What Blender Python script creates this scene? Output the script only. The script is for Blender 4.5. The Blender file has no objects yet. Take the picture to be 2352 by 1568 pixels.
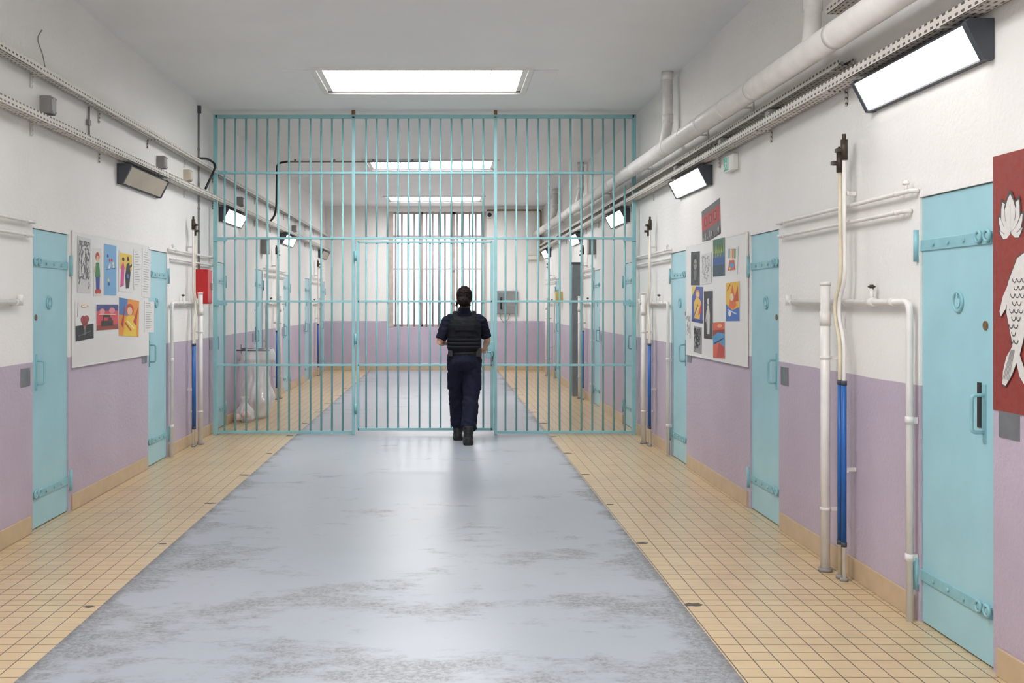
import bpy, bmesh, math, random
from mathutils import Vector, Matrix, noise
random.seed(7)
SC = bpy.context.scene
C = SC.collection
try:
    SC.view_settings.view_transform = 'Standard'
    SC.view_settings.look = 'None'
except Exception: pass
PI = math.pi
XL, XR, H, YE, YS = -2.72, 2.24, 3.72, 23.76, -2.5
F, VX, VY, CZ = 2400.0, 1022.0, 698.0, 1.5
V = Vector
def lin(r, g, b, a=1):
    f = lambda c: c/12.92 if c <= .04045 else ((c+.055)/1.055)**2.4
    return (f(r/255), f(g/255), f(b/255), a)
# ------------------------------------------------------------------ materials
def newmat(name):
    m = bpy.data.materials.new(name); m.use_nodes = True
    nt = m.node_tree; return m, nt, nt.nodes['Principled BSDF']
def N(nt, t, **k):
    n = nt.nodes.new(t)
    for a, b in k.items(): setattr(n, a, b)
    return n
def mixc(nt, fac, a, b, bt='MIX'):
    n = N(nt, 'ShaderNodeMix', data_type='RGBA', blend_type=bt)
    for i, v in ((0, fac), (6, a), (7, b)):
        if hasattr(v, 'is_output'): nt.links.new(v, n.inputs[i])
        else: n.inputs[i].default_value = v
    return n.outputs[2]
def mth(nt, op, a, b=None, c=None, clamp=False):
    n = N(nt, 'ShaderNodeMath', operation=op); n.use_clamp = clamp
    for i, v in enumerate((a, b, c)):
        if v is None: continue
        if hasattr(v, 'is_output'): nt.links.new(v, n.inputs[i])
        else: n.inputs[i].default_value = v
    return n.outputs[0]
def noisetex(nt, vec, scale, detail=4, rough=.55):
    n = N(nt, 'ShaderNodeTexNoise'); n.inputs['Scale'].default_value = scale
    n.inputs['Detail'].default_value = detail; n.inputs['Roughness'].default_value = rough
    if vec is not None: nt.links.new(vec, n.inputs['Vector'])
    return n.outputs['Fac']
def rng(nt, v, a, b, c=0, d=1):
    n = N(nt, 'ShaderNodeMapRange'); n.clamp = True
    nt.links.new(v, n.inputs[0])
    for i, x in enumerate((a, b, c, d)): n.inputs[i+1].default_value = x
    return n.outputs[0]
def bumpn(nt, bs, h, strength, dist=.01):
    b = N(nt, 'ShaderNodeBump'); b.inputs['Strength'].default_value = strength; b.inputs['Distance'].default_value = dist
    nt.links.new(h, b.inputs['Height']); nt.links.new(b.outputs[0], bs.inputs['Normal'])
def paint(name, col, rough=.5, metal=0.0, var=.12, vs=6, bump=0, bs_=60, spec=None):
    m, nt, b = newmat(name)
    pos = N(nt, 'ShaderNodeTexCoord').outputs['Object']
    f = rng(nt, noisetex(nt, pos, vs, 5), .35, .65)
    dark = tuple(c*(1-var) for c in col[:3])+(1,); lite = tuple(min(1, c*(1+var*.4)) for c in col[:3])+(1,)
    nt.links.new(mixc(nt, f, dark, lite), b.inputs['Base Color'])
    b.inputs['Roughness'].default_value = rough; b.inputs['Metallic'].default_value = metal
    if spec is not None: b.inputs['Specular IOR Level'].default_value = spec
    if bump: bumpn(nt, b, noisetex(nt, pos, bs_, 3), bump)
    return m
def emit(name, col, strength):
    m, nt, b = newmat(name)
    b.inputs['Base Color'].default_value = col
    b.inputs['Emission Color'].default_value = col; b.inputs['Emission Strength'].default_value = strength
    return m
M = {}
M['turq'] = paint('turquoise_paint', lin(154, 199, 209), .32, var=.06, vs=3, bump=.05, bs_=30)
M['turqd'] = paint('turquoise_fittings', lin(134, 183, 192), .38, var=.1, vs=14)
M['bars'] = paint('bar_paint', lin(138, 187, 192), .4, var=.1, vs=5)
M['pipe'] = paint('white_pipe_paint', lin(224, 220, 216), .38, var=.08, vs=7)
M['cream'] = paint('yellowed_pipe_paint', lin(222, 210, 184), .45, var=.15, vs=9)
M['blue'] = paint('blue_sleeve', lin(28, 92, 165), .45, var=.15)
M['brass'] = paint('aged_valve_metal', lin(76, 66, 54), .5, .5, var=.3, vs=20)
M['black'] = paint('black_plastic', lin(26, 26, 28), .5)
M['dgrey'] = paint('dark_grey_plastic', lin(62, 66, 74), .5)
M['mgrey'] = paint('grey_box', lin(138, 136, 133), .5)
M['steel'] = paint('brushed_steel', lin(150, 150, 153), .35, .7, var=.15)
M['white'] = paint('white_enamel', lin(228, 226, 222), .4, var=.04)
M['board'] = paint('board_white', lin(222, 220, 217), .35, var=.04, vs=2)
M['red'] = paint('red_paint', lin(190, 26, 32), .35, var=.1)
M['beige'] = paint('beige_box', lin(200, 190, 172), .5)
M['yellow'] = paint('yellow_box', lin(208, 184, 105), .5)
M['ductgrey'] = paint('duct_grey', lin(118, 125, 130), .5)
M['brown'] = paint('window_frame_paint', lin(186, 174, 166), .55, var=.15)
M['wbar'] = paint('window_bar_paint', lin(164, 159, 161), .5)
M['slot'] = paint('dark_slot', lin(36, 32, 30), .6, var=.4, vs=30)
M['rust'] = paint('rusty_brass', lin(130, 104, 68), .45, .4, var=.3, vs=40)
M['patch'] = paint('floor_patch', lin(84, 78, 72), .6)
M['lightoff'] = paint('unlit_diffuser', lin(176, 165, 146), .4)
M['lighton'] = emit('lit_diffuser', (1, .98, .95, 1), 6.0)
M['sky'] = emit('skylight_glass', (.985, .99, 1, 1), 21.5)
M['skin'] = paint('skin', lin(200, 152, 126), .5, var=.06)
M['hair'] = paint('dark_hair', lin(30, 21, 18), .75, var=.3, vs=40, spec=.15)
M['navy'] = paint('navy_cloth', lin(24, 27, 45), .85, var=.2, vs=12, bump=.2, bs_=200, spec=.2)
M['navysh'] = paint('navy_polo', lin(19, 22, 38), .85, var=.2, vs=12, spec=.2)
M['vest'] = paint('black_vest', lin(18, 19, 25), .8, var=.25, vs=20, bump=.2, bs_=150, spec=.2)
M['vest2'] = paint('vest_webbing', lin(24, 25, 32), .85, var=.2, vs=40, spec=.2)
M['leather'] = paint('black_leather', lin(20, 19, 20), .5, var=.2)
M['sole'] = paint('rubber_sole', lin(16, 16, 16), .7)
M['eye'] = paint('eye_white', lin(225, 222, 218), .3, var=.02)
# wall paint, lavender under 1.115 m
def wallmat():
    m, nt, b = newmat('two_tone_wall')
    pos = N(nt, 'ShaderNodeNewGeometry').outputs['Position']
    sep = N(nt, 'ShaderNodeSeparateXYZ'); nt.links.new(pos, sep.inputs[0])
    edge = noisetex(nt, pos, 3, 2)
    z = mth(nt, 'ADD', sep.outputs[2], mth(nt, 'MULTIPLY', mth(nt, 'SUBTRACT', edge, .5), .012))
    f = rng(nt, z, 1.113, 1.117)
    n1 = rng(nt, noisetex(nt, pos, 1.3, 6), .3, .7)
    lav = mixc(nt, n1, lin(176, 162, 178), lin(188, 175, 190))
    whi = mixc(nt, n1, lin(229, 226, 222), lin(236, 233, 230))
    scuff = rng(nt, noisetex(nt, pos, 9, 8, .7), .62, .78, 0, .45)
    lav = mixc(nt, scuff, lav, lin(146, 130, 144))
    nt.links.new(mixc(nt, f, lav, whi), b.inputs['Base Color'])
    b.inputs['Roughness'].default_value = .55
    bumpn(nt, b, noisetex(nt, pos, 38, 4, .6), .45, .012)
    return m
M['wall'] = wallmat()
M['ceil'] = paint('ceiling_paint', lin(236, 236, 236), .7, var=.03, vs=1)
def tilemat(name='beige_tiles'):
    m, nt, b = newmat(name)
    pos = N(nt, 'ShaderNodeNewGeometry').outputs['Position']
    br = N(nt, 'ShaderNodeTexBrick'); nt.links.new(pos, br.inputs['Vector'])
    br.offset = 0; br.squash = 1
    for k, v in (('Scale', 1), ('Brick Width', .1), ('Row Height', .1), ('Mortar Size', .0029), ('Mortar Smooth', .2), ('Bias', 0)): br.inputs[k].default_value = v
    br.inputs['Color1'].default_value = lin(206, 182, 142); br.inputs['Color2'].default_value = lin(194, 169, 130); br.inputs['Mortar'].default_value = lin(92, 78, 62)
    n = rng(nt, noisetex(nt, pos, .8, 5), .35, .7, 0, .3)
    sp = rng(nt, noisetex(nt, pos, 160, 2), .35, .65, 0, .16)
    dirt = rng(nt, noisetex(nt, pos, 2.3, 10, .7), .50, .70, 0, .4)
    tile = mixc(nt, n, lin(206, 182, 143), lin(192, 172, 143))
    tile = mixc(nt, sp, tile, lin(170, 142, 102))
    c = mixc(nt, .5, br.outputs['Color'], tile)
    c = mixc(nt, dirt, c, lin(168, 145, 115))
    c = mixc(nt, br.outputs['Fac'], c, lin(94, 80, 64))
    nt.links.new(c, b.inputs['Base Color'])
    b.inputs['Roughness'].default_value = .28
    bumpn(nt, b, mth(nt, 'SUBTRACT', 1, br.outputs['Fac']), .2, .003)
    return m
M['tile'] = tilemat()
M['plinth'] = paint('plinth_tile', lin(194, 170, 138), .4, var=.1, vs=8)
def stripmat():
    m, nt, b = newmat('worn_grey_floor_paint')
    pos = N(nt, 'ShaderNodeNewGeometry').outputs['Position']
    sep = N(nt, 'ShaderNodeSeparateXYZ'); nt.links.new(pos, sep.inputs[0])
    mp = N(nt, 'ShaderNodeMapping'); mp.inputs['Scale'].default_value = (1, 1.6, 1); mp.inputs['Location'].default_value = (3.3, 1.7, 0); nt.links.new(pos, mp.inputs[0])
    st = mp.outputs[0]
    big = noisetex(nt, st, 1.25, 12, .62)
    fine = noisetex(nt, pos, 40, 8, .8)
    mid = noisetex(nt, st, 6, 10, .75)
    near = rng(nt, sep.outputs[1], 4.2, 8.5, .05, -.035)
    ex = mth(nt, 'ABSOLUTE', mth(nt, 'ADD', sep.outputs[0], .26))
    edge = rng(nt, ex, 1.25, 1.45, 0, .11)
    v = mth(nt, 'ADD', mth(nt, 'ADD', mth(nt, 'MULTIPLY', big, .64), mth(nt, 'MULTIPLY', mid, .36)), mth(nt, 'ADD', near, edge))
    mask = rng(nt, v, .53, .605)
    fm = rng(nt, fine, .42, .57)
    fac = mth(nt, 'MULTIPLY', mask, mth(nt, 'ADD', mth(nt, 'MULTIPLY', fm, .5), .15))
    hue = rng(nt, noisetex(nt, pos, .5, 3), .35, .65)
    base = mixc(nt, hue, lin(156, 162, 170), lin(166, 170, 177))
    c = mixc(nt, fac, base, lin(102, 95, 88))
    mp2 = N(nt, 'ShaderNodeMapping'); mp2.inputs['Scale'].default_value = (1.2, 4.5, 1); nt.links.new(pos, mp2.inputs[0])
    lines = rng(nt, noisetex(nt, mp2.outputs[0], 1.6, 12, .82), .60, .70, 0, .45)
    c = mixc(nt, lines, c, lin(118, 112, 107))
    rim = mth(nt, 'MULTIPLY', rng(nt, ex, 1.40, 1.445), rng(nt, mid, .36, .56))
    c = mixc(nt, mth(nt, 'MULTIPLY', rim, .75), c, lin(92, 88, 84))
    nt.links.new(c, b.inputs['Base Color'])
    nt.links.new(mth(nt, 'ADD', mth(nt, 'MULTIPLY', fac, .25), .30), b.inputs['Roughness'])
    b.inputs['Specular IOR Level'].default_value = .42
    return m
M['strip'] = stripmat()
def traymat():
    m, nt, b = newmat('perforated_tray')
    pos = N(nt, 'ShaderNodeTexCoord').outputs['Object']
    sep = N(nt, 'ShaderNodeSeparateXYZ'); nt.links.new(pos, sep.inputs[0])
    fy = mth(nt, 'FRACT', mth(nt, 'DIVIDE', sep.outputs[0], .055))
    a = mth(nt, 'LESS_THAN', fy, .52)
    xz = mth(nt, 'ADD', sep.outputs[1], sep.outputs[2])
    bb = mth(nt, 'LESS_THAN', mth(nt, 'ABSOLUTE', mth(nt, 'SUBTRACT', mth(nt, 'FRACT', mth(nt, 'DIVIDE', xz, .03)), .5)), .19)
    c = mixc(nt, mth(nt, 'MULTIPLY', a, bb), lin(204, 198, 190), lin(76, 70, 64))
    nt.links.new(c, b.inputs['Base Color']); b.inputs['Roughness'].default_value = .5; b.inputs['Metallic'].default_value = .1
    return m
M['tray'] = traymat()
def artmat():
    m, nt, b = newmat('painted_paper')
    a = N(nt, 'ShaderNodeAttribute'); a.attribute_name = 'Col'
    pos = N(nt, 'ShaderNodeTexCoord').outputs['Object']
    f = rng(nt, noisetex(nt, pos, 30, 8, .7), .38, .7, 0, .3)
    nt.links.new(mixc(nt, f, a.outputs['Color'], mixc(nt, .5, a.outputs['Color'], (.25, .23, .22, 1))), b.inputs['Base Color'])
    b.inputs['Roughness'].default_value = .5
    return m
M['art'] = artmat()
def bagmat():
    m, nt, b = newmat('thin_bag_plastic')
    out = nt.nodes['Material Output']
    t = N(nt, 'ShaderNodeBsdfTransparent'); d = N(nt, 'ShaderNodeBsdfDiffuse'); l = N(nt, 'ShaderNodeBsdfTranslucent'); g = N(nt, 'ShaderNodeBsdfGlossy')
    d.inputs[0].default_value = l.inputs[0].default_value = (.97, .96, .96, 1); g.inputs['Roughness'].default_value = .2
    m1 = N(nt, 'ShaderNodeMixShader'); m1.inputs[0].default_value = .4; nt.links.new(d.outputs[0], m1.inputs[1]); nt.links.new(l.outputs[0], m1.inputs[2])
    m2 = N(nt, 'ShaderNodeMixShader'); m2.inputs[0].default_value = .15; nt.links.new(m1.outputs[0], m2.inputs[1]); nt.links.new(g.outputs[0], m2.inputs[2])
    m3 = N(nt, 'ShaderNodeMixShader'); m3.inputs[0].default_value = .8; nt.links.new(t.outputs[0], m3.inputs[1]); nt.links.new(m2.outputs[0], m3.inputs[2])
    nt.links.new(m3.outputs[0], out.inputs[0])
    return m
M['bag'] = bagmat()
M['trash'] = paint('bag_contents', lin(230, 206, 200), .7, var=.25, vs=14)
def glassmat():
    m, nt, b = newmat('window_glass')
    out = nt.nodes['Material Output']
    t = N(nt, 'ShaderNodeBsdfTransparent'); g = N(nt, 'ShaderNodeBsdfGlossy'); g.inputs['Roughness'].default_value = .1
    mx = N(nt, 'ShaderNodeMixShader'); mx.inputs[0].default_value = .06
    nt.links.new(t.outputs[0], mx.inputs[1]); nt.links.new(g.outputs[0], mx.inputs[2]); nt.links.new(mx.outputs[0], out.inputs[0])
    return m
M['glass'] = glassmat()
# ------------------------------------------------------------------ mesh builder
def fillet(pts, r, n=5):
    pts = [V(p) for p in pts]; out = [pts[0]]
    for i in range(1, len(pts)-1):
        a, b, c = pts[i-1], pts[i], pts[i+1]
        r1 = min(r, (a-b).length*.45, (c-b).length*.45)
        p, q = b+(a-b).normalized()*r1, b+(c-b).normalized()*r1
        for k in range(n+1):
            t = k/n; out.append(p*(1-t)**2+b*2*t*(1-t)+q*t*t)
    out.append(pts[-1]); return out
class MB:
    def __init__(s): s.bm = bmesh.new()
    def box(s, x0, x1, y0, y1, z0, z1, mi=0):
        x0, x1 = min(x0, x1), max(x0, x1); y0, y1 = min(y0, y1), max(y0, y1); z0, z1 = min(z0, z1), max(z0, z1)
        v = [s.bm.verts.new(p) for p in ((x0,y0,z0),(x1,y0,z0),(x1,y1,z0),(x0,y1,z0),(x0,y0,z1),(x1,y0,z1),(x1,y1,z1),(x0,y1,z1))]
        for f in ((0,3,2,1),(4,5,6,7),(0,1,5,4),(1,2,6,5),(2,3,7,6),(3,0,4,7)):
            s.bm.faces.new([v[i] for i in f]).material_index = mi
        return s
    def loft(s, rings, seg=14, caps=True, smooth=True, pw=1.0):
        R = []
        for c, u, v in rings:
            c, u, v = V(c), V(u), V(v); row = []
            for k in range(seg):
                a = 2*PI*k/seg; ca, sa = math.cos(a), math.sin(a)
                ca = math.copysign(abs(ca)**pw, ca); sa = math.copysign(abs(sa)**pw, sa)
                row.append(s.bm.verts.new(c+u*ca+v*sa))
            R.append(row)
        for a, b in zip(R, R[1:]):
            for k in range(seg):
                f = s.bm.faces.new((a[k], a[(k+1) % seg], b[(k+1) % seg], b[k])); f.smooth = smooth
        if caps:
            s.bm.faces.new(R[0][::-1]); s.bm.faces.new(R[-1])
        return s
    def tube(s, pts, r, seg=10, caps=True):
        pts = [V(p) for p in pts]; n = len(pts)
        rs = r if isinstance(r, (list, tuple)) else [r]*n
        t0 = (pts[1]-pts[0]).normalized(); ref = V((0,0,1)) if abs(t0.z) < .9 else V((1,0,0))
        u = t0.cross(ref).normalized(); rings = []
        for i, p in enumerate(pts):
            t = (pts[min(i+1,n-1)]-pts[max(i-1,0)]).normalized()
            u = (u-t*u.dot(t)).normalized(); w = t.cross(u)
            rings.append((p, u*rs[i], w*rs[i]))
        return s.loft(rings, seg, caps)
    def cyl(s, a, b, r, seg=14): return s.tube([a, b], r, seg)
    def ell(s, c, r, seg=14, n=8):
        c = V(c); rr = []
        for i in range(n+1):
            a = -PI/2+PI*i/n; k = max(math.cos(a), .02)
            rr.append((c+V((0,0,r[2]*math.sin(a))), V((r[0]*k,0,0)), V((0,r[1]*k,0))))
        return s.loft(rr, seg)
    def torus(s, c, ax, R, r, seg=18, rs=8):
        c, ax = V(c), V(ax).normalized(); u = ax.orthogonal().normalized(); w = ax.cross(u); rows = []
        for i in range(seg):
            a = 2*PI*i/seg; d = u*math.cos(a)+w*math.sin(a)
            rows.append([s.bm.verts.new(c+d*(R+r*math.cos(2*PI*j/rs))+ax*r*math.sin(2*PI*j/rs)) for j in range(rs)])
        for i in range(seg):
            for j in range(rs):
                f = s.bm.faces.new((rows[i][j], rows[(i+1)%seg][j], rows[(i+1)%seg][(j+1)%rs], rows[i][(j+1)%rs])); f.smooth = True
        return s
    def prism(s, prof, x0, x1):
        a = [s.bm.verts.new((x0, y, z)) for y, z in prof]; b = [s.bm.verts.new((x1, y, z)) for y, z in prof]; n = len(prof)
        s.bm.faces.new(a); s.bm.faces.new(b[::-1])
        for i in range(n): s.bm.faces.new((a[i], b[i], b[(i+1)%n], a[(i+1)%n]))
        return s
    def mesh(s, name):
        bmesh.ops.recalc_face_normals(s.bm, faces=s.bm.faces[:])
        me = bpy.data.meshes.new(name); s.bm.to_mesh(me); s.bm.free(); return me
    def build(s, name, mat, parent=None, bevel=0):
        me = s.mesh(name)
        for m in (mat if isinstance(mat, (list, tuple)) else [mat]): me.materials.append(m)
        o = bpy.data.objects.new(name, me); C.objects.link(o); o.parent = parent
        if bevel:
            b = o.modifiers.new('bevel', 'BEVEL'); b.width = bevel; b.segments = 2; b.limit_method = 'ANGLE'
        return o
def tag(o, label, cat, group=None, kind=None):
    o['label'] = label; o['category'] = cat
    if group: o['group'] = group
    if kind: o['kind'] = kind
    return o
def thing(name, label, cat, loc=(0,0,0), rz=0, group=None, kind=None):
    o = bpy.data.objects.new(name, None); o.empty_display_size = .1; C.objects.link(o)
    o.location = loc; o.rotation_euler = (0, 0, rz); return tag(o, label, cat, group, kind)
def wl(side, gap=0): return (XL+gap, PI/2, 1) if side == 'L' else (XR-gap, -PI/2, -1)
def dep(side, px, off=0): return F*(-XL-off)/(VX-px) if side == 'L' else F*(XR-off)/(px-VX)
def zz(py, d): return CZ-(py-VY)*d/F
# ------------------------------------------------------------------ setting
WD = .66
LD = [7.225+2.68*i for i in range(7)]; LD = [d for d in LD if d < 23.4]
RD = [4.60, 7.34, 10.02, 12.74, 15.42, 18.10, 20.78]
SKY = [(-2.4,-1.3), (3.6,4.7), (9.85,10.96), (16.1,17.2), (21.5,22.6)]
SX0, SX1 = -1.22, .79
fl = MB()
fl.box(XL-.2, -1.71, YS, YE, -.1, 0, 1); fl.box(-1.71, 1.19, YS, YE, -.1, 0, 0); fl.box(1.19, XR+.2, YS, YE, -.1, 0, 1)
floor = fl.build('floor', [M['strip'], M['tile']]); tag(floor, 'corridor floor with worn grey painted strip between beige tiles', 'floor', kind='structure')
for i in range(11):
    for x in (-1.765, 1.235):
        d = 5.2+1.33*i+random.uniform(-.06, .06)
        b = MB(); k = random.uniform(.55, 1.1)
        lo, hi = [], []
        for j in range(14):
            a = 2*PI*j/14; q = random.uniform(.7, 1.25)
            lo.append(b.bm.verts.new((x+.048*k*q*math.cos(a), d+.026*k*q*math.sin(a), 0))); hi.append(b.bm.verts.new((x+.045*k*q*math.cos(a), d+.023*k*q*math.sin(a), .0025)))
        b.bm.faces.new(lo); b.bm.faces.new(hi)
        for j in range(14): b.bm.faces.new((lo[j], lo[(j+1)%14], hi[(j+1)%14], hi[j]))
        b.build('joint_patch', M['patch'], floor)
def wall(side, doors):
    b = MB(); xi = XL if side == 'L' else XR; sg = -1 if side == 'L' else 1
    prev = YS
    for d in doors:
        b.box(xi, xi+sg*.1, prev, d-WD/2-.002, 0, H); b.box(xi, xi+sg*.1, d-WD/2-.002, d+WD/2+.002, 2.003, H); prev = d+WD/2+.002
    b.box(xi, xi+sg*.1, prev, YE, 0, H); b.box(xi+sg*.1, xi+sg*.2, YS, YE, 0, H)
    nm = 'left' if side == 'L' else 'right'
    tag(b.build('wall_'+nm, M['wall']), nm+' corridor wall, white plaster above a lavender lower band', 'wall', kind='structure')
    b = MB(); prev = YS; t = -sg*.014
    for d in doors+[YE+WD/2+.05]:
        b.box(xi, xi+t, prev, d-WD/2-.05, 0, .115); prev = d+WD/2+.05
    tag(b.build('baseboard_'+nm, M['plinth'], bevel=.003), 'beige tile skirting along the %s wall' % nm, 'baseboard', kind='structure')
wall('L', LD); wall('R', RD)
WX0, WX1, WZ0, WZ1 = -1.28, .92, .985, 3.6
b = MB()
b.box(XL-.2, WX0, YE, YE+.25, 0, H); b.box(WX1, XR+.2, YE, YE+.25, 0, H); b.box(WX0, WX1, YE, YE+.25, 0, WZ0); b.box(WX0, WX1, YE, YE+.25, WZ1, H)
tag(b.build('wall_end', M['wall']), 'end wall of the corridor around the tall barred window', 'wall', kind='structure')
tag(MB().box(XL+.014, XR-.014, YE-.014, YE, 0, .115).build('baseboard_end', M['plinth'], bevel=.003), 'beige tile skirting below the window wall', 'baseboard', kind='structure')
b = MB(); prev = YS
for a, c in SKY:
    b.box(XL-.2, XR+.2, prev, a, H, H+.12); b.box(XL-.2, SX0, a, c, H, H+.12); b.box(SX1, XR+.2, a, c, H, H+.12); prev = c
b.box(XL-.2, XR+.2, prev, YE+.25, H, H+.12)
tag(b.build('ceiling', M['ceil']), 'smooth pale grey corridor ceiling', 'ceiling', kind='structure')
skl = ['', 'skylight overhead, outside the frame', 'large bright skylight in the ceiling in front of the bars', 'bright skylight just beyond the bars, second from the front', 'small bright skylight farthest along the ceiling by the window']
for i, (a, c) in enumerate(SKY):
    r = thing('window_%d' % (i+2), skl[i] or 'skylight behind the viewpoint, outside the frame', 'skylight', (0, 0, H), 0, None, 'structure')
    b = MB(); t = .05
    for x0, x1, y0, y1 in ((SX0-t, SX0, a-t, c+t), (SX1, SX1+t, a-t, c+t), (SX0, SX1, a-t, a), (SX0, SX1, c, c+t)):
        b.box(x0, x1, y0, y1, -.02, 0)
    for x0, x1, y0, y1 in ((SX0, SX0+.05, a, c), (SX1-.05, SX1, a, c), (SX0, SX1, a, a+.03), (SX0, SX1, c-.06, c)):
        b.box(x0, x1, y0, y1, .0, .16)
    b.build('skylight_frame', M['white'], r)
    MB().box(SX0, SX1, a, c, .07, .09).build('glass_panel', M['sky'], r)
    b = MB()
    for k in range(1, 24):
        x = SX0+(SX1-SX0)*k/24; b.box(x-.004, x+.004, a, c, .06, .07)
    b.build('glazing_bars', M['white'], r)
for n, (x0, x1) in enumerate(((-1.54, SX0-.055), (SX1+.055, 1.08))):
    tag(MB().box(x0, x1, 9.9, 10.95, H-.012, H).build('trim_%d' % (n+1), M['ceil'], bevel=.003), 'flat raised ceiling panel on the %s of the front skylight' % ('left', 'right')[n], 'ceiling trim', kind='structure')
# end window
w = thing('window_1', 'tall barred window in the end wall, bright daylight outside', 'window', (0, YE, 0), 0, None, 'structure')
b = MB(); t = .05
b.box(WX0, WX0+t, .1, .18, WZ0, WZ1); b.box(WX1-t, WX1, .1, .18, WZ0, WZ1); b.box(WX0, WX1, .1, .18, WZ0, WZ0+t); b.box(WX0, WX1, .1, .18, WZ1-t, WZ1)
b.build('window_frame', M['brown'], w)
b = MB()
for x in (-.55, .19): b.box(x-.045, x+.045, .1, .18, WZ0, WZ1)
for z in (2.3, 3.05): b.box(WX0, WX1, .11, .17, z-.014, z+.014)
b.build('mullion', M['brown'], w)
for x0, x1 in ((WX0+t, -.595), (-.505, .145), (.235, WX1-t)):
    MB().box(x0, x1, .138, .142, WZ0+t, WZ1-t).build('pane', M['glass'], w)
for k in range(15):
    x = WX0+.16+k*(WX1-WX0-.24)/14
    MB().cyl((x, .04, WZ0), (x, .04, WZ1), .022, 8).build('bar', M['wbar'], w)
for z in (1.55, 2.3, 3.05): MB().box(WX0, WX1, .03, .05, z-.012, z+.012).build('crossbar', M['wbar'], w)
MB().box(WX0, WX0+.11, -.012, .02, WZ0, WZ1).build('shutter_leaf', M['brown'], w)
MB().box(WX1-.06, WX1+.02, -.012, .02, WZ0, WZ1).build('shutter_leaf', M['brown'], w)
# ------------------------------------------------------------------ cell doors
dn = [0]
def door(side, d, label, slot):
    xw, rz, sg = wl(side); dn[0] += 1
    r = thing('door_%d' % dn[0], label, 'cell door', (xw, d, 0), rz, 'turquoise cell doors', 'structure')
    MB().box(-WD/2, WD/2, .012, .06, .006, 2.0).build('leaf', M['turq'], r, .003)
    for z in (1.775, .225):
        h = MB().box(sg*-.3, sg*.335, .004, .013, z-.026, z+.026).build('hinge_strap', M['turqd'], r, .002)
        MB().cyl((sg*.350, -.008, z-.075), (sg*.350, -.008, z+.075), .0125).box(sg*.337, sg*.362, -.005, 0, z-.05, z+.05).build('hinge_barrel', M['turqd'], h)
        b = MB()
        for x in (-.08, .06, .2): b.cyl((sg*x, .005, z), (sg*x, -.004, z), .010, 6)
        b.build('rivets', M['turqd'], h)
        for x in (-.215, -.285):
            MB().torus((sg*x, -.003, z+.008), (0,1,0), .022, .007).cyl((sg*x, .005, z+.008), (sg*x, -.004, z+.008), .012).build('hasp_ring', M['turqd'], h)
    b = MB(); x = sg*-.245
    b.tube(fillet([(x,.013,1.12), (x,-.045,1.12), (x,-.045,.965), (x,.013,.965)], .02), .008, 10)
    b.box(x-.010, x+.010, .006, .013, .92, 1.165)
    b.build('handle', M['turqd'], r)
    p = MB().torus((sg*-.02, .008, 1.51), (0,1,0), .042, .007).cyl((sg*-.02, .013, 1.51), (sg*-.02, .009, 1.51), .036).build('peephole', M['turqd'], r)
    MB().cyl((sg*-.02, .009, 1.505), (sg*-.02, .004, 1.505), .020).box(sg*-.026, sg*-.014, .002, .008, 1.51, 1.548).build('peephole_cover', M['turq'], p)
    MB().cyl((sg*-.25, .013, 1.41), (sg*-.25, .008, 1.41), .02).build('keyhole', M['rust'], r)
    if slot: MB().box(sg*-.185, sg*-.215, .008, .013, .98, 1.17).build('lock_slot', M['slot'], r)
    MB().box(sg*-(WD/2+.05), sg*-(WD/2+.2), -.004, 0, .965, 1.085).build('strike_plate', M['steel'], r, .001)
ln = ['nearest cell door on the left wall, before the noticeboard of drawings', 'cell door on the left wall between noticeboard and red box', 'turquoise cell door on left wall directly behind the bars', 'cell door on left wall just past the hanging rubbish bag', 'cell door on left wall beyond bars, third from them', 'cell door on left wall beyond bars, fourth from them', 'last cell door on left wall, beside the end wall']
rn = ['largest turquoise cell door, on the right wall beside the red fish banner', 'turquoise cell door on right wall at the near end of the noticeboard', 'turquoise cell door on right wall between noticeboard and bars', 'turquoise cell door on right wall directly behind the bars', 'cell door on right wall beyond bars, second from them', 'cell door on right wall beyond bars, just past the grey duct', 'last cell door on the right wall, near the end window']
for i, d in enumerate(LD): door('L', d, ln[i], i >= 2)
for i, d in enumerate(RD): door('R', d, rn[i], i == 0 or i >= 3)
# ------------------------------------------------------------------ barred partition
GY = 12.0
gx = lambda p: (p-VX)/200; gz = lambda p: CZ-(p-VY)/200
g = thing('barred_partition', 'turquoise floor-to-ceiling barred partition with a gate across the corridor', 'gate', (0, GY, 0))
GL, GR, GT, GB = -2.635, 2.17, 3.65, .03
b = MB(); b.box(GL-.022, GL+.022, -.025, .025, 0, GT+.02); b.box(GR-.022, GR+.022, -.025, .025, 0, GT+.02)
b.box(GL, GR, -.025, .025, GT-.02, GT+.02); b.box(GL, gx(808), -.02, .02, GB-.015, GB+.015); b.box(gx(1142), GR, -.02, .02, GB-.015, GB+.015)
b.build('outer_frame', M['bars'], g, .003)
PL, PR = gx(812), gx(1138)
for x in (PL, PR):
    p = MB().box(x-.018, x+.018, -.025, .025, 0, GT).build('post', M['bars'], g, .003)
    MB().box(x-.02, x+.02, -.03, .03, GT+.02, H).build('ceiling_bracket', M['rust'], p)
ZD = gz(548)
def rail(x0, x1, z, par, nm='rail'): MB().box(x0, x1, -.022, .022, z-.012, z+.012).build(nm, M['bars'], par, .002)
for py in (397, 547, 692, 838):
    z = gz(py); rail(GL, PL, z, g); rail(PR, GR if py > 400 else 1.945, z, g)
    if py <= 547: rail(PL, PR, z, g)
rb = .0115
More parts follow.
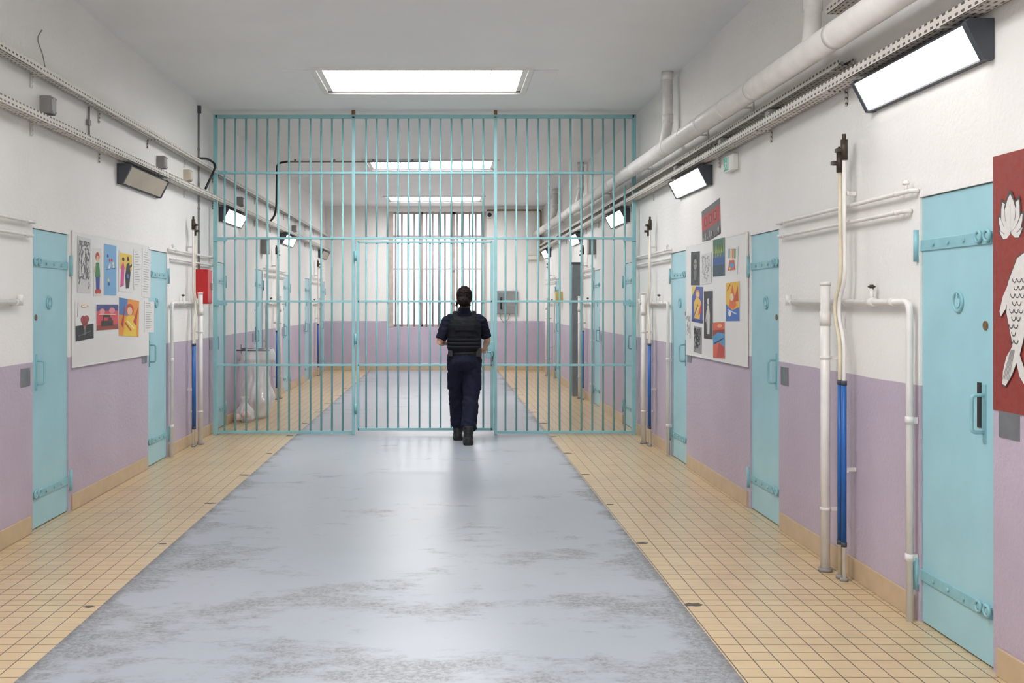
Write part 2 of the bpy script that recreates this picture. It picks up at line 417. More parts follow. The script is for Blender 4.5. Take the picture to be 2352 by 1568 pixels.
for k in range(12):
    MB().cyl((gx(516+24.65*k), 0, GB), (gx(516+24.65*k), 0, GT), rb, 10).build('bar', M['bars'], g)
    x = gx(1161+24.9*k)
    if k < 11: MB().cyl((x, 0, GB), (x, 0, GT), rb, 10).build('bar', M['bars'], g)
    else:
        MB().cyl((x, 0, GB), (x, 0, 2.86), rb, 10).build('bar', M['bars'], g); MB().cyl((x, 0, 3.07), (x, 0, GT), rb, 10).build('bar', M['bars'], g)
    x = gx(841+24.45*k); MB().cyl((x, 0, ZD), (x, 0, GT), rb, 10).build('bar', M['bars'], g)
for py in (397, 550, 697):
    for x0, x1 in ((GL-.02, GL+.14), (GR-(.13 if py > 400 else .04), GR+.02)):
        MB().box(x0, x1, -.04, -.024, gz(py)-.02, gz(py)+.02).build('wall_bracket', M['turqd'], g, .002)
gd = MB(); DX0, DX1, DT = gx(822), gx(1130), ZD-.03
gd.box(DX0-.016, DX0+.016, -.022, .022, .05, DT); gd.box(DX1-.016, DX1+.016, -.022, .022, .05, DT); gd.box(DX0, DX1, -.022, .022, DT-.02, DT); gd.box(DX0, DX1, -.022, .022, .05, .08)
gd = gd.build('gate_door', M['bars'], g, .002)
for k in range(12):
    x = gx(841+24.45*k); MB().cyl((x, 0, .06), (x, 0, DT), rb, 10).build('bar', M['bars'], gd)
for py in (692, 838): rail(DX0, DX1, gz(py), gd)
for z in (.3, 1.1, 2.05): MB().cyl((gx(817), -.035, z-.06), (gx(817), -.035, z+.06), .016).build('hinge', M['turqd'], gd)
MB().box(DX1-.07, DX1+.02, -.05, .05, .88, 1.07).build('lock_case', M['turqd'], gd, .004)
LZ = .955
MB().tube(fillet([(DX1-.02, -.045, LZ), (DX1-.02, -.10, LZ), (DX1-.16, -.10, LZ)], .02), .0085).build('lever', M['turqd'], gd)
b = MB(); b.torus((DX1+.005, -.06, .93), (1,.3,0), .03, .003)
for k in range(4): b.box(DX1-.005+.004*k, DX1-.002+.004*k, -.068, -.054, .83+.01*k, .905)
b.build('keys', M['brass'], gd)
# ------------------------------------------------------------------ person
P = thing('person', 'person in navy uniform, black vest and boots, seen from behind at the barred gate', 'person', (.21, 11.36, 0))
def remesh(mb, vox, smooth, name, mat, parent, wr=0, wscale=14, fold=False):
    me = mb.mesh('tmp'); ob = bpy.data.objects.new('tmp', me); C.objects.link(ob)
    r = ob.modifiers.new('r', 'REMESH'); r.mode = 'VOXEL'; r.voxel_size = vox; r.use_smooth_shade = True
    if smooth:
        s = ob.modifiers.new('s', 'SMOOTH'); s.factor = .5; s.iterations = smooth
    dg = bpy.context.evaluated_depsgraph_get(); out = bpy.data.meshes.new_from_object(ob.evaluated_get(dg))
    bpy.data.objects.remove(ob); bpy.data.meshes.remove(me)
    if wr:
        ns = [v.normal.copy() for v in out.vertices]
        for v, n in zip(out.vertices, ns):
            q = v.co
            if fold:
                sgn = 1 if q.x > 0 else -1
                a = noise.noise(V((q.x*14+q.z*sgn*7, q.y*14, q.z*5)))
                a = 1-abs(a)*2.2
                kn_ = math.exp(-((q.z-.47)/.1)**2)+.8*math.exp(-((q.z-.2)/.08)**2)+.6*math.exp(-((q.z-.8)/.07)**2)
                c = noise.noise(V((q.x*9+3, q.y*9, q.z*26+q.x*sgn*10)))
                v.co = q+n*(wr*.5*a+wr*.75*kn_*c)
            else:
                v.co = q+n*wr*(noise.noise(V((q.x*wscale, q.y*wscale, q.z*wscale*1.7)))+.5*noise.noise(V((q.x*9+5, q.y*9, q.z*wscale*3))))
    for p in out.polygons: p.use_smooth = True
    out.name = name; out.materials.clear(); out.materials.append(mat)
    o = bpy.data.objects.new(name, out); C.objects.link(o); o.parent = parent; return o
def erings(rows): return [((cx, cy, z), (rx,0,0), (0,ry,0)) for z, rx, ry, cx, cy in rows]
def hand(mb, wrist, fd, nb, side, curls, L=1.0):
    wrist, fd, nb, side = V(wrist), V(fd).normalized(), V(nb).normalized(), V(side).normalized()
    mb.loft([(wrist-fd*.02, side*.024, nb*.02), (wrist+fd*.02, side*.031, nb*.018), (wrist+fd*.055, side*.039, nb*.015), (wrist+fd*.09, side*.039, nb*.011)], 14)
    for i, (off, ln_) in enumerate(((.0305,.07), (.0102,.078), (-.0102,.073), (-.0305,.058))):
        p = wrist+fd*.082+side*off; pts = [p]; a = 0
        for f_, cu in zip((.12, .42, .30, .24), (0,)+tuple(curls)):
            a += cu; d = fd*math.cos(a)-nb*math.sin(a)+side*off*.8; p = p+d.normalized()*ln_*f_*1.15*L; pts.append(p)
        mb.tube(pts, [.0085, .0085, .008, .0074, .006], 10)
    p = wrist+fd*.025+side*.026
    q = p+(fd*.6+side*.65-nb*.35).normalized()*.04; r_ = q+(fd*.85+side*.2-nb*.45).normalized()*.03; s_ = r_+(fd*.85-side*.1-nb*.5).normalized()*.024
    mb.tube([p, q, r_, s_], [.013, .0115, .0095, .0075], 10)
shR, elR, wrR = V((.18,.03,1.335)), V((.256,.118,1.10)), V((.238,.385,1.005))
shL, elL, wrL = V((-.18,.0,1.335)), V((-.268,-.025,1.08)), V((-.2,.2,1.07))
hipR, knR, anR = V((.086,0,.9)), V((.074,-.05,.49)), V((.038,-.2,.1))
hipL, knL, anL = V((-.086,0,.9)), V((-.072,.13,.49)), V((-.066,.2,.1))
b = MB()
b.loft(erings([(.84,.13,.09,0,0), (.92,.16,.11,0,-.01), (1.0,.145,.1,0,0), (1.1,.13,.09,0,0), (1.2,.145,.1,0,0), (1.3,.165,.1,0,0), (1.36,.14,.075,0,0), (1.395,.085,.062,0,0), (1.43,.056,.055,0,.003), (1.5,.05,.052,0,.01), (1.54,.048,.05,0,.01)]), 24)
b.loft(erings([(1.462,.022,.025,0,.066), (1.475,.042,.05,0,.05), (1.505,.058,.076,0,.032), (1.545,.069,.09,0,.018), (1.585,.073,.094,0,.012), (1.625,.068,.088,0,.008), (1.66,.048,.062,0,.003), (1.68,.015,.02,0,0)]), 24)
b.ell((0,.116,1.548), (.011,.014,.02)); b.ell((0,.11,1.505), (.022,.008,.006)); b.ell((0,.11,1.496), (.018,.008,.006)); b.ell((0,.1,1.6), (.05,.012,.008))
for s in (-1, 1):
    b.ell((s*.077, .02, 1.55), (.009,.018,.03)); b.ell((s*.074, .024, 1.535), (.01,.014,.016))
for sh, el, wr_ in ((shR, elR, wrR), (shL, elL, wrL)):
    m1 = sh.lerp(el, .5); m2 = el.lerp(wr_, .35)
    b.tube([sh*.9+V((0,0,.13)), sh, m1, el, m2, wr_], [.046, .05, .044, .036, .037, .024], 14)
for hp, kn, an in ((hipR, knR, anR), (hipL, knL, anL)):
    b.tube([hp, hp.lerp(kn, .4), kn, kn.lerp(an, .35), an, an-V((0,0,.05))], [.08, .075, .052, .05, .036, .034], 14)
    b.loft([(an+V((0,-.05,-.06)), (.025,0,0), (0,0,.028)), (an+V((0,.03,-.055)), (.035,0,0), (0,0,.03)), (an+V((0,.11,-.065)), (.04,0,0), (0,0,.02)), (an+V((0,.17,-.068)), (.025,0,0), (0,0,.015))], 12)
hand(b, wrR, (.0,.97,-.12), (0,.12,.99), (-1,0,0), (.35, 1.0, .8))
hand(b, wrL, (.45,.85,.0), (-.6,.3,.74), (.5,-.2,.8), (.5, .7, .5))
body = remesh(b, .0042, 3, 'body', M['skin'], P)
for s in (-1, 1):
    e = MB().ell((s*.031, .097, 1.572), (.012,.008,.009)).build('eye', M['eye'], P)
    MB().ell((s*.031, .1035, 1.572), (.005,.003,.005)).build('iris', M['black'], e)
# hair, tied back in a low bun
b = MB()
b.loft(erings([(1.475,.048,.03,0,-.045), (1.51,.064,.047,0,-.042), (1.54,.077,.064,0,-.03), (1.57,.083,.086,0,-.014), (1.60,.085,.1,0,-.003), (1.64,.078,.102,0,0), (1.668,.058,.08,0,0), (1.69,.032,.045,0,-.003), (1.697,.01,.012,0,-.004)]), 24)
b.ell((-.018,-.11,1.535), (.062,.045,.042)); b.tube([(-.045,-.11,1.535), (-.08,-.115,1.51), (-.09,-.11,1.475)], [.024,.018,.008], 10); b.tube([(.03,-.105,1.53), (.055,-.1,1.5), (.058,-.09,1.47)], [.02,.014,.007], 10)
hair = remesh(b, .006, 2, 'hair', M['hair'], P, .009, 60)
# shirt
b = MB()
b.loft(erings([(.93,.165,.12,0,0), (1.05,.16,.115,0,0), (1.2,.17,.12,0,0), (1.30,.182,.116,0,0), (1.35,.166,.094,0,0), (1.385,.12,.076,0,0), (1.415,.08,.066,0,.003), (1.44,.064,.061,0,.004), (1.455,.06,.058,0,.006)]), 24)
for sh, el in ((shR, elR), (shL, elL)):
    e2 = sh.lerp(el, .86)
    b.tube([V((sh.x*.6, sh.y, 1.355)), V((sh.x*.85, sh.y, 1.345)), sh.lerp(el, .06), sh.lerp(el, .2), sh.lerp(el, .5), e2], [.04, .052, .06, .063, .06, .057], 16)
shirt = remesh(b, .008, 6, 'shirt', M['navysh'], P, .007, 18)
MB().loft(erings([(1.42,.072,.067,0,.003), (1.465,.061,.06,0,.008)]), 24, caps=False).build('collar', M['navysh'], shirt)
# vest
b = MB()
b.loft(erings([(.985,.172,.142,0,-.005), (1.02,.182,.15,0,-.008), (1.15,.184,.153,0,-.01), (1.27,.18,.149,0,-.01), (1.33,.166,.127,0,-.008), (1.362,.135,.105,0,-.005)]), 32, pw=.75)
for s in (-1, 1):
    b.loft([((s*.095,-.1,1.33), (.036,0,0), (0,.02,.0)), ((s*.098,-.072,1.39), (.034,0,0), (0,.012,.012)), ((s*.1,0,1.412), (.032,0,0), (0,0,.014)), ((s*.1,.075,1.385), (.034,0,0), (0,-.012,.012)), ((s*.1,.1,1.32), (.036,0,0), (0,-.02,0))], 12)
vest = remesh(b, .008, 4, 'vest', M['vest'], P, .004, 20)
for z in (1.035, 1.075, 1.115):
    MB().loft(erings([(z-.015,.1865,.1555,0,-.01), (z+.015,.1865,.1555,0,-.01)]), 32, pw=.75).build('webbing_band', M['vest2'], vest)
MB().box(-.105, .105, -.168, -.152, 1.215, 1.275).build('back_panel', M['vest2'], vest, .004)
for s in (-1, 1): MB().box(s*.165-.02, s*.165+.02, -.06, .06, 1.03, 1.15).build('side_buckle', M['vest2'], vest, .008)
# trousers
b = MB()
b.loft(erings([(.985,.164,.126,0,0), (.94,.178,.136,0,-.01), (.88,.187,.147,0,-.015), (.82,.178,.138,0,-.01), (.78,.135,.1,0,0)]), 24)
for hp, kn, an in ((hipR, knR, anR), (hipL, knL, anL)):
    k = kn
    b.tube([hp+V((0,-.01,-.02)), hp.lerp(k,.3), hp.lerp(k,.7), k, k.lerp(an,.3), k.lerp(an,.65), k.lerp(an,.82), k.lerp(an,.88)], [.1,.1,.093,.086,.084,.078,.08,.062], 18)
for s, hp, kn in ((1, hipR, knR), (-1, hipL, knL)):
    c = hp.lerp(kn, .55); b.box(c.x+s*.06, c.x+s*.1, c.y-.06, c.y+.06, c.z-.1, c.z+.07)
tr = remesh(b, .008, 5, 'trousers', M['navy'], P, .017, 13, True)
bl = MB().loft(erings([(.955,.18,.14,0,-.006), (.995,.174,.136,0,-.004)]), 32).build('belt', M['leather'], P)
MB().box(.12, .185, -.115, -.05, .93, 1.03).build('pouch', M['leather'], bl, .006)
MB().box(-.175, -.125, -.125, -.07, .935, 1.0).build('pouch', M['leather'], bl, .006)
for an in (anR, anL):
    b = MB(); x, y = an.x, an.y
    b.loft([((x,y-.005,.015), (.053,0,0), (0,.075,0)), ((x,y-.008,.06), (.052,0,0), (0,.068,0)), ((x,y-.008,.12), (.054,0,0), (0,.06,0)), ((x,y-.003,.2), (.06,0,0), (0,.06,0))], 18)
    b.loft([((x,y-.068,.05), (.04,0,0), (0,0,.042)), ((x,y+.0,.055), (.052,0,0), (0,0,.045)), ((x,y+.1,.05), (.056,0,0), (0,0,.038)), ((x,y+.175,.045), (.047,0,0), (0,0,.033)), ((x,y+.2,.04), (.022,0,0), (0,0,.02))], 16)
    bo = remesh(b, .007, 2, 'boot', M['leather'], P, .004, 30)
    b = MB(); prof = [(-.036,-.084), (.036,-.084), (.052,-.04), (.047,.02), (.058,.1), (.048,.17), (.022,.207), (-.022,.207), (-.048,.17), (-.056,.1), (-.047,.02), (-.052,-.04)]
    lo = [b.bm.verts.new((x+p, y+q, 0)) for p, q in prof]; hi = [b.bm.verts.new((x+p, y+q, .026)) for p, q in prof]
    b.bm.faces.new(lo); b.bm.faces.new(hi)
    for i in range(12): b.bm.faces.new((lo[i], lo[(i+1)%12], hi[(i+1)%12], hi[i]))
    b.build('sole', M['sole'], bo)
# ------------------------------------------------------------------ wall lights
def light(side, d_near, on, label, L=1.2):
    xw, rz, sg = wl(side)
    r = thing('wall_light', label, 'wall light', (xw, d_near+L/2, 2.5), rz, 'wedge wall lights')
    h = L/2
    MB().prism([(0,0), (0,.16), (-.10,.16), (-.115,.145), (-.105,.125), (-.03,.008), (-.03,0)], -h+.03, h-.03).build('housing', M['dgrey'], r, .002)
    MB().prism([(-.114,.142), (-.104,.124), (-.030,.010), (-.042,.004)], -h+.032, h-.032).build('diffuser', M['lighton' if on else 'lightoff'], r)
    for s in (-1, 1):
        MB().prism([(0,-.004), (0,.166), (-.105,.166), (-.122,.15), (-.117,.136), (-.045,-.004)], s*h, s*(h-.034)).build('end_cap', M['dgrey'], r, .003)
light('R', 4.256, True, 'largest lit wall light, right wall above the near cell door'); light('R', 8.74, True, 'lit wall light on right wall above the red city poster')
light('R', 12.65, True, 'lit wall light on right wall directly behind the bars'); light('R', 17.0, True, 'lit wall light on right wall midway beyond the bars', 1.1); light('R', 22.0, True, 'farthest lit wall light on right wall', 1.1)
light('L', 8.66, False, 'unlit wall light on left wall above the noticeboard'); light('L', 12.57, True, 'lit wall light on left wall directly behind the bars')
light('L', 17.2, True, 'lit wall light on left wall midway beyond the bars'); light('L', 22.4, False, 'unlit wall light on left wall by the end window')
# ------------------------------------------------------------------ cable trays (local x runs along the wall)
def tray(side, d0, d1, z, y0, y1, label, hgt=.04):
    xw, rz, sg = wl(side, .003); L = d1-d0
    r = thing('cable_tray', label, 'cable tray', (xw, (d0+d1)/2, z), rz, 'perforated cable trays')
    b = MB(); b.box(-L/2, L/2, -y1, -y0, 0, .003); b.box(-L/2, L/2, -y1, -y1+.003, 0, hgt); b.box(-L/2, L/2, -y0-.003, -y0, 0, hgt)
    b.build('channel', M['tray'], r)
    k = -L/2+.5
    while k < L/2:
        MB().box(k-.015, k+.015, -y1-.004, 0, -.006, 0).box(k-.015, k+.015, -.006, 0, -.08, -.006).build('bracket', M['tray'], r); k += 1.34
    MB().tube([(-L/2, -y1+.025, .014), (L/2, -y1+.025, .014)], .01, 6).build('cable', M['mgrey'], r)
    MB().tube([(-L/2, -y1+.05, .012), (L/2, -y1+.05, .012)], .008, 6).build('cable', M['black'], r)
tray('L', 1.0, YE-.02, 3.0, .03, .10, 'upper perforated cable tray along the left wall', .05); tray('L', 1.0, YE-.02, 2.685, .03, .12, 'lower perforated cable tray along the left wall above the lights', .05)
tray('R', 5.68, YE-.02, 2.795, .015, .10, 'upper right wall cable tray running just under the big pipe'); tray('R', 1.0, YE-.02, 2.685, .03, .12, 'lower perforated cable tray along the right wall above the lights', .05)
tray('R', 2.0, 5.85, 3.12, .015, .10, 'short cable tray above the big pipe at the top right', .05)
# ------------------------------------------------------------------ drain pipe
zp = lambda y: 2.895+(y-4)*.009
r = thing('drain_pipe', 'thick white drain pipe sloping along the top of the right wall', 'pipe', (0,0,0))
PX = 2.045
MB().tube([(PX, 1.0, zp(1)), (PX, YE-.01, zp(YE))], .072, 24).build('main_run', M['pipe'], r)
for y in (2.8, 5.45, 6.9, 8.3, 9.6, 12.8, 15.4, 18.1, 20.9):
    MB().cyl((PX, y-.03, zp(y-.03)), (PX, y+.03, zp(y+.03)), .0745, 24).build('coupling', M['pipe'], r)
for y in (4.4, 7.6, 8.9, 11.3, 14.1, 17.0, 19.6, 22.2):
    MB().cyl((PX, y-.007, zp(y)), (PX, y+.007, zp(y)), .075, 24).box(PX+.065, XR-.004, y-.007, y+.007, zp(y)-.007, zp(y)+.007).box(XR-.012, XR-.004, y-.03, y+.03, zp(y)-.05, zp(y)+.05).build('clamp', M['pipe'], r)
for y in (6.05, 10.0, 16.4, 20.2):
    x = 2.13
    br = MB().tube(fillet([(x, y, H-.002), (x, y, zp(y)+.26), (PX, y-.20, zp(y-.2))], .08), .05, 16).build('branch', M['pipe'], r)
    MB().cyl((x, y, zp(y)+.28), (x, y, zp(y)+.36), .055, 16).build('collar', M['pipe'], br)
    MB().cyl((x, y, H-.08), (x, y, H-.002), .055, 16).build('collar', M['pipe'], br)
# ------------------------------------------------------------------ pipework groups on the walls
def pipes(side, d0, where, full=True, low_end=1.0, up_end=1.25):
    xw, rz, sg = wl(side, .003); X = lambda x: sg*x; T = lambda *p: [(X(a), q, c) for a, q, c in p]
    def th(n, lab, cat, grp): return thing(n, lab+' '+where, cat, (xw, d0, 0), rz, grp)
    r = th('pipe_pair', 'pair of thin white horizontal pipes', 'pipe', 'horizontal pipe pairs')
    MB().tube(fillet(T((-.75,0,2.035), (-.75,-.036,2.035), (up_end,-.036,2.035), (up_end,0,2.035)), .03), .0115, 10).build('upper_pipe', M['pipe'], r)
    MB().tube(fillet(T((-.68,0,1.945), (-.68,-.036,1.945), (up_end-.04,-.036,1.945), (up_end-.04,0,1.945)), .03), .0115, 10).build('lower_pipe', M['pipe'], r)
    for x in (-.6, .1, up_end-.15):
        for z in (2.035, 1.945): MB().cyl((X(x-.010), -.036, z), (X(x+.010), -.036, z), .0145, 10).box(X(x-.005), X(x+.005), -.03, 0, z-.006, z+.006).build('clip', M['pipe'], r)
    MB().cyl((X(-.70), -.036, 2.035), (X(-.70), -.036, 2.09), .010, 10).cyl((X(-.70), -.036, 2.07), (X(-.70), -.036, 2.083), .016, 10).build('bleed_valve', M['pipe'], r)
    r = th('water_pipe', 'white water pipe with elbow', 'pipe', 'water pipes along the walls')
    MB().tube(fillet(T((-.74,-.036,.0), (-.74,-.036,1.51), (low_end,-.036,1.51)), .05), .0165, 12).build('pipe_run', M['pipe'], r)
    for x in (-.55, .06, low_end-.06): MB().cyl((X(x-.018), -.036, 1.51), (X(x+.018), -.036, 1.51), .0205, 12).box(X(x-.008), X(x+.008), -.03, 0, 1.49, 1.53).build('clip', M['pipe'], r)
    for z in (.3, .95): MB().cyl((X(-.74), -.036, z-.018), (X(-.74), -.036, z+.018), .0205, 12).box(X(-.748), X(-.732), -.03, 0, z-.015, z+.015).build('clip', M['pipe'], r)
    v = MB().cyl((X(-.3), -.036, 1.51), (X(-.3), -.036, 1.58), .011, 10).cyl((X(-.335), -.036, 1.51), (X(-.265), -.036, 1.51), .023, 12).build('valve', M['pipe'], r)
    MB().torus((X(-.3), -.036, 1.59), (0,0,1), .015, .005).cyl((X(-.3), -.036, 1.575), (X(-.3), -.036, 1.60), .011, 8).build('valve_wheel', M['brass'], v)
    MB().cyl((X(low_end), -.036, 1.49), (X(low_end), -.036, 1.56), .02, 12).build('end_plug', M['pipe'], r)
    if not full: return
    r = th('waste_pipe', 'thick white vertical waste pipe', 'pipe', 'waste pipes')
    MB().tube([(X(.18), -.1, 0), (X(.18), -.1, 1.62)], .026, 16).build('pipe_run', M['pipe'], r)
    MB().cyl((X(.18), -.1, 1.38), (X(.18), -.1, 1.46), .030, 16).build('collar', M['pipe'], r)
    MB().cyl((X(.18), -.1, 1.605), (X(.18), -.1, 1.625), .029, 16).build('collar', M['pipe'], r)
    for z in (.35, 1.2): MB().cyl((X(.18), -.1, z-.01), (X(.18), -.1, z+.01), .029, 16).box(X(.174), X(.186), -.08, 0, z-.01, z+.01).build('clip', M['pipe'], r)
    MB().cyl((X(.18), -.1, 0), (X(.18), -.1, .02), .038, 16).build('floor_collar', M['mgrey'], r)
    r = th('riser_pipe', 'twin riser pipes with blue sleeves', 'pipe', 'twin riser pipes')
    for k, x in enumerate((-.03, .03)):
        top = 2.3-.06*k
        rp = MB().tube(fillet(T((x,-.075,0), (x,-.075,1.3), (x+.07,-.075,1.42), (x+.07,-.075,1.52), (x-.015,-.075,1.64), (x-.01,-.075,1.8), (x,-.075,top)), .07), .0108, 12).build('riser', M['cream' if k else 'pipe'], r)
        MB().cyl((X(x), -.075, .2), (X(x), -.075, 1.07), .0132, 14).build('blue_sleeve', M['blue'], rp)
        for z in (1.0725, .1975): MB().cyl((X(x), -.075, z-.0125), (X(x), -.075, z+.0125), .0152, 14).build('tape', M['dgrey'], rp)
        MB().cyl((X(x), -.075, 0), (X(x), -.075, .02), .022, 14).build('floor_collar', M['mgrey'], rp)
        vv = MB().cyl((X(x), -.075, top-.02), (X(x), -.075, top+.09), .019, 10).cyl((X(x), -.075, top+.03), (X(x), -.115, top+.03), .013, 10).cyl((X(x), -.075, top+.085), (X(x), -.075, top+.12), .011, 8).build('valve', M['brass'], r)
        MB().box(X(x-.03), X(x+.01), -.123, -.113, top+.02, top+.04).build('valve_lever', M['brass'], vv)
    for z in (2.1, .6): MB().box(X(-.05), X(.05), -.064, -.058, z-.01, z+.01).box(X(-.008), X(.008), -.06, 0, z-.01, z+.01).build('clip', M['pipe'], r)
pipes('R', 5.69, 'on right wall nearest the camera, between near cell doors')
pipes('R', 11.05, 'on right wall just in front of the bars', low_end=.75, up_end=1.2)
pipes('R', 16.41, 'on right wall midway beyond the bars', low_end=.45, up_end=.5)
pipes('R', 21.77, 'on right wall at the far end')
pipes('L', 5.69, 'at the left edge before the nearest cell door', full=False, low_end=.9, up_end=1.15)
pipes('L', 11.0, 'on left wall below the red box, before the bars', low_end=.3, up_end=1.15)
pipes('L', 16.41, 'on left wall midway beyond the bars')
pipes('L', 21.77, 'on left wall at the far end')
# ------------------------------------------------------------------ junction boxes etc.
def wbox(name, side, d, z, w, h, t, mat, label, cat, group=None, lid=None):
    xw, rz, sg = wl(side, -.002)
    r = thing(name, label, cat, (xw, d, z), rz, group)
    MB().box(-w/2, w/2, -t, 0, -h/2, h/2).build('case', mat, r, .004)
    MB().box(-w/2+.006, w/2-.006, -t-.006, -t, -h/2+.006, h/2-.006).build('lid', lid or mat, r, .002)
    b = MB()
    for a in (-1, 1):
        for c in (-1, 1): b.cyl((a*(w/2-.016), -t-.009, c*(h/2-.016)), (a*(w/2-.016), -t-.005, c*(h/2-.016)), .005, 8)
    b.build('screws', M['dgrey'], r)
    return r
jb = 'junction boxes along the trays'
for sd, d, m_, lab in (('L', 7.06, 'mgrey', 'grey junction box between left wall trays nearest the camera'), ('L', 9.9, 'mgrey', 'grey junction box right above the unlit near wall light'),
    ('L', 10.9, 'beige', 'cream junction box between left trays close to the bars'), ('L', 13.7, 'mgrey', 'grey junction box on left wall first beyond the bars'), ('L', 18.6, 'mgrey', 'grey junction box on left wall farthest beyond the bars')):
    wbox('junction_box', sd, d, 2.84, .1, .12, .075, M[m_], lab, 'junction box', jb)
for d, lab in ((6.95, 'grey junction box between right trays nearest the camera'), (8.15, 'grey junction box between right trays above the exit sign'), (9.75, 'grey junction box between right trays above the second light'), (13.6, 'grey junction box on right wall beyond the bars')):
    wbox('junction_box', 'R', d, 2.763, .12, .05, .095, M['mgrey'], lab, 'junction box', jb)
wbox('alarm_bell', 'L', 15.5, 2.36, .2, .24, .1, M['mgrey'], 'grey sounder box on left wall beyond the bars', 'alarm box')
wbox('alarm_bell', 'R', 15.6, 2.36, .2, .24, .1, M['mgrey'], 'grey sounder box on right wall beyond the bars', 'alarm box')
r = wbox('fire_box', 'L', 11.5, 1.69, .2, .38, .13, M['red'], 'red fire equipment box on left wall beside the bars', 'fire box')
MB().box(.05, .07, -.15, -.13, -.04, .04).build('catch', M['steel'], r)
wbox('notice_box', 'R', 20.0, 1.63, .25, .22, .12, M['yellow'], 'yellow box on right wall near the end window', 'box')
# grey duct
r = thing('cable_duct', 'grey vertical duct standing on right wall beyond the bars', 'duct', (XR-.004, 17.12, 0), -PI/2)
MB().box(-.12, .12, -.16, -.016, 0, 2.15).build('casing', M['ductgrey'], r, .004)
MB().box(-.1, .1, -.166, -.16, .06, 2.1).build('cover', M['ductgrey'], r, .003)
MB().box(-.13, .13, -.17, 0, 2.15, 2.18).build('cap', M['dgrey'], r)
# exit sign
r = thing('exit_sign', 'green emergency exit sign with running figure on right wall', 'exit sign', (XR, 8.1, 2.59), -PI/2)
MB().box(-.13, .13, -.045, 0, -.062, .062).build('case', M['white'], r, .006)
M['green'] = emit('exit_green', lin(20, 135, 110), .5)
MB().box(-.12, .02, -.048, -.045, -.05, .05).build('sign_face', M['green'], r)
MB().box(.02, .12, -.048, -.045, -.05, .05).build('sign_panel', M['white'], r)
b = MB(); y0, y1 = -.0495, -.048
b.cyl((-.055, y1, .034), (-.055, y0, .034), .010, 12)
def bar2(b, x0, z0, x1, z1, w):
    dx, dz = x1-x0, z1-z0; l = math.hypot(dx, dz); nx, nz = -dz/l*w/2, dx/l*w/2
    q = [(x0+nx, z0+nz), (x1+nx, z1+nz), (x1-nx, z1-nz), (x0-nx, z0-nz)]
    lo = [b.bm.verts.new((x, y0, z)) for x, z in q]; hi = [b.bm.verts.new((x, y1, z)) for x, z in q]
    b.bm.faces.new(lo); b.bm.faces.new(hi)
    for i in range(4): b.bm.faces.new((lo[i], lo[(i+1)%4], hi[(i+1)%4], hi[i]))
for q in ((-.06,.02,-.07,-.012,.016), (-.07,-.01,-.045,-.028,.01), (-.045,-.028,-.05,-.046,.009), (-.07,-.01,-.085,-.032,.01), (-.085,-.032,-.105,-.034,.009), (-.06,.018,-.085,.008,.008), (-.058,.018,-.035,.002,.008), (-.02,-.043,-.02,.043,.007), (-.02,.043,.0,.043,.007), (0,.043,0,-.043,.007)): bar2(b, *q)
b.build('pictogram', M['white'], r)
# left conduits and loose cables
r = thing('conduit', 'grey vertical conduit on left wall above the red box', 'conduit', (XL, 11.5, 0), PI/2)
MB().tube([(0,-.012,3.62), (0,-.012,1.88)], .01, 8).build('tube', M['mgrey'], r)
MB().box(-.02,.02,-.035,0,3.6,3.68).build('end_box', M['dgrey'], r)
for z in (2.3, 2.55, 3.2): MB().box(-.014,.014,-.024,0,z-.01,z+.01).build('clip', M['mgrey'], r)
o = MB().tube(fillet([(XL+.13, 11.3, 2.745), (XL+.16, 11.35, 2.84), (XL+.13, 11.6, 2.92), (XL+.16, 11.7, 3.06), (XL+.11, 11.5, 3.1), (XL+.06, 11.2, 3.06)], .12), .013, 8).build('loose_cable', M['black'])
tag(o, 'black cable looping between left wall trays before the bars', 'cable')
o = MB().tube(fillet([(XL+.055, 15.9, 2.75), (XL+.125, 15.92, 2.84), (XL+.145, 15.95, 2.98), (XL+.14, 16.0, 3.2), (XL+.14, 16.05, 3.66), (XL+.3, 16.05, 3.685)], .12), .016, 8).build('loose_cable', M['black'])
tag(o, 'black cables dropping from ceiling to left trays beyond the bars', 'cable')
r = thing('ceiling_conduit', 'thin grey conduit crossing the ceiling beyond the bars', 'conduit', (0, 16.05, H))
MB().tube([(XL+.3,0,-.035), (-.25,0,-.035)], .013, 8).build('tube', M['mgrey'], r)
for x in (-2.3,-1.7,-1.1,-.5): MB().box(x-.015,x+.015,-.016,.016,-.03,0).build('clip', M['mgrey'], r)
o = MB().tube(fillet([(XL+.045,7.0,3.052),(XL+.03,7.0,3.16),(XL+.012,6.93,3.26),(XL+.012,7.02,3.34)], .05), .004, 6).build('loose_cable', M['mgrey']); tag(o, 'thin grey wire sticking up from the left upper tray', 'cable')
r = thing('hanger_rod', 'grey hanger rod linking both left trays', 'rod', (XL, 7.95, 0), PI/2)
MB().cyl((0,-.012,2.73),(0,-.012,3.0),.008,8).build('rod', M['mgrey'], r); MB().box(-.03,.03,-.02,0,2.86,2.9).build('plate', M['mgrey'], r)
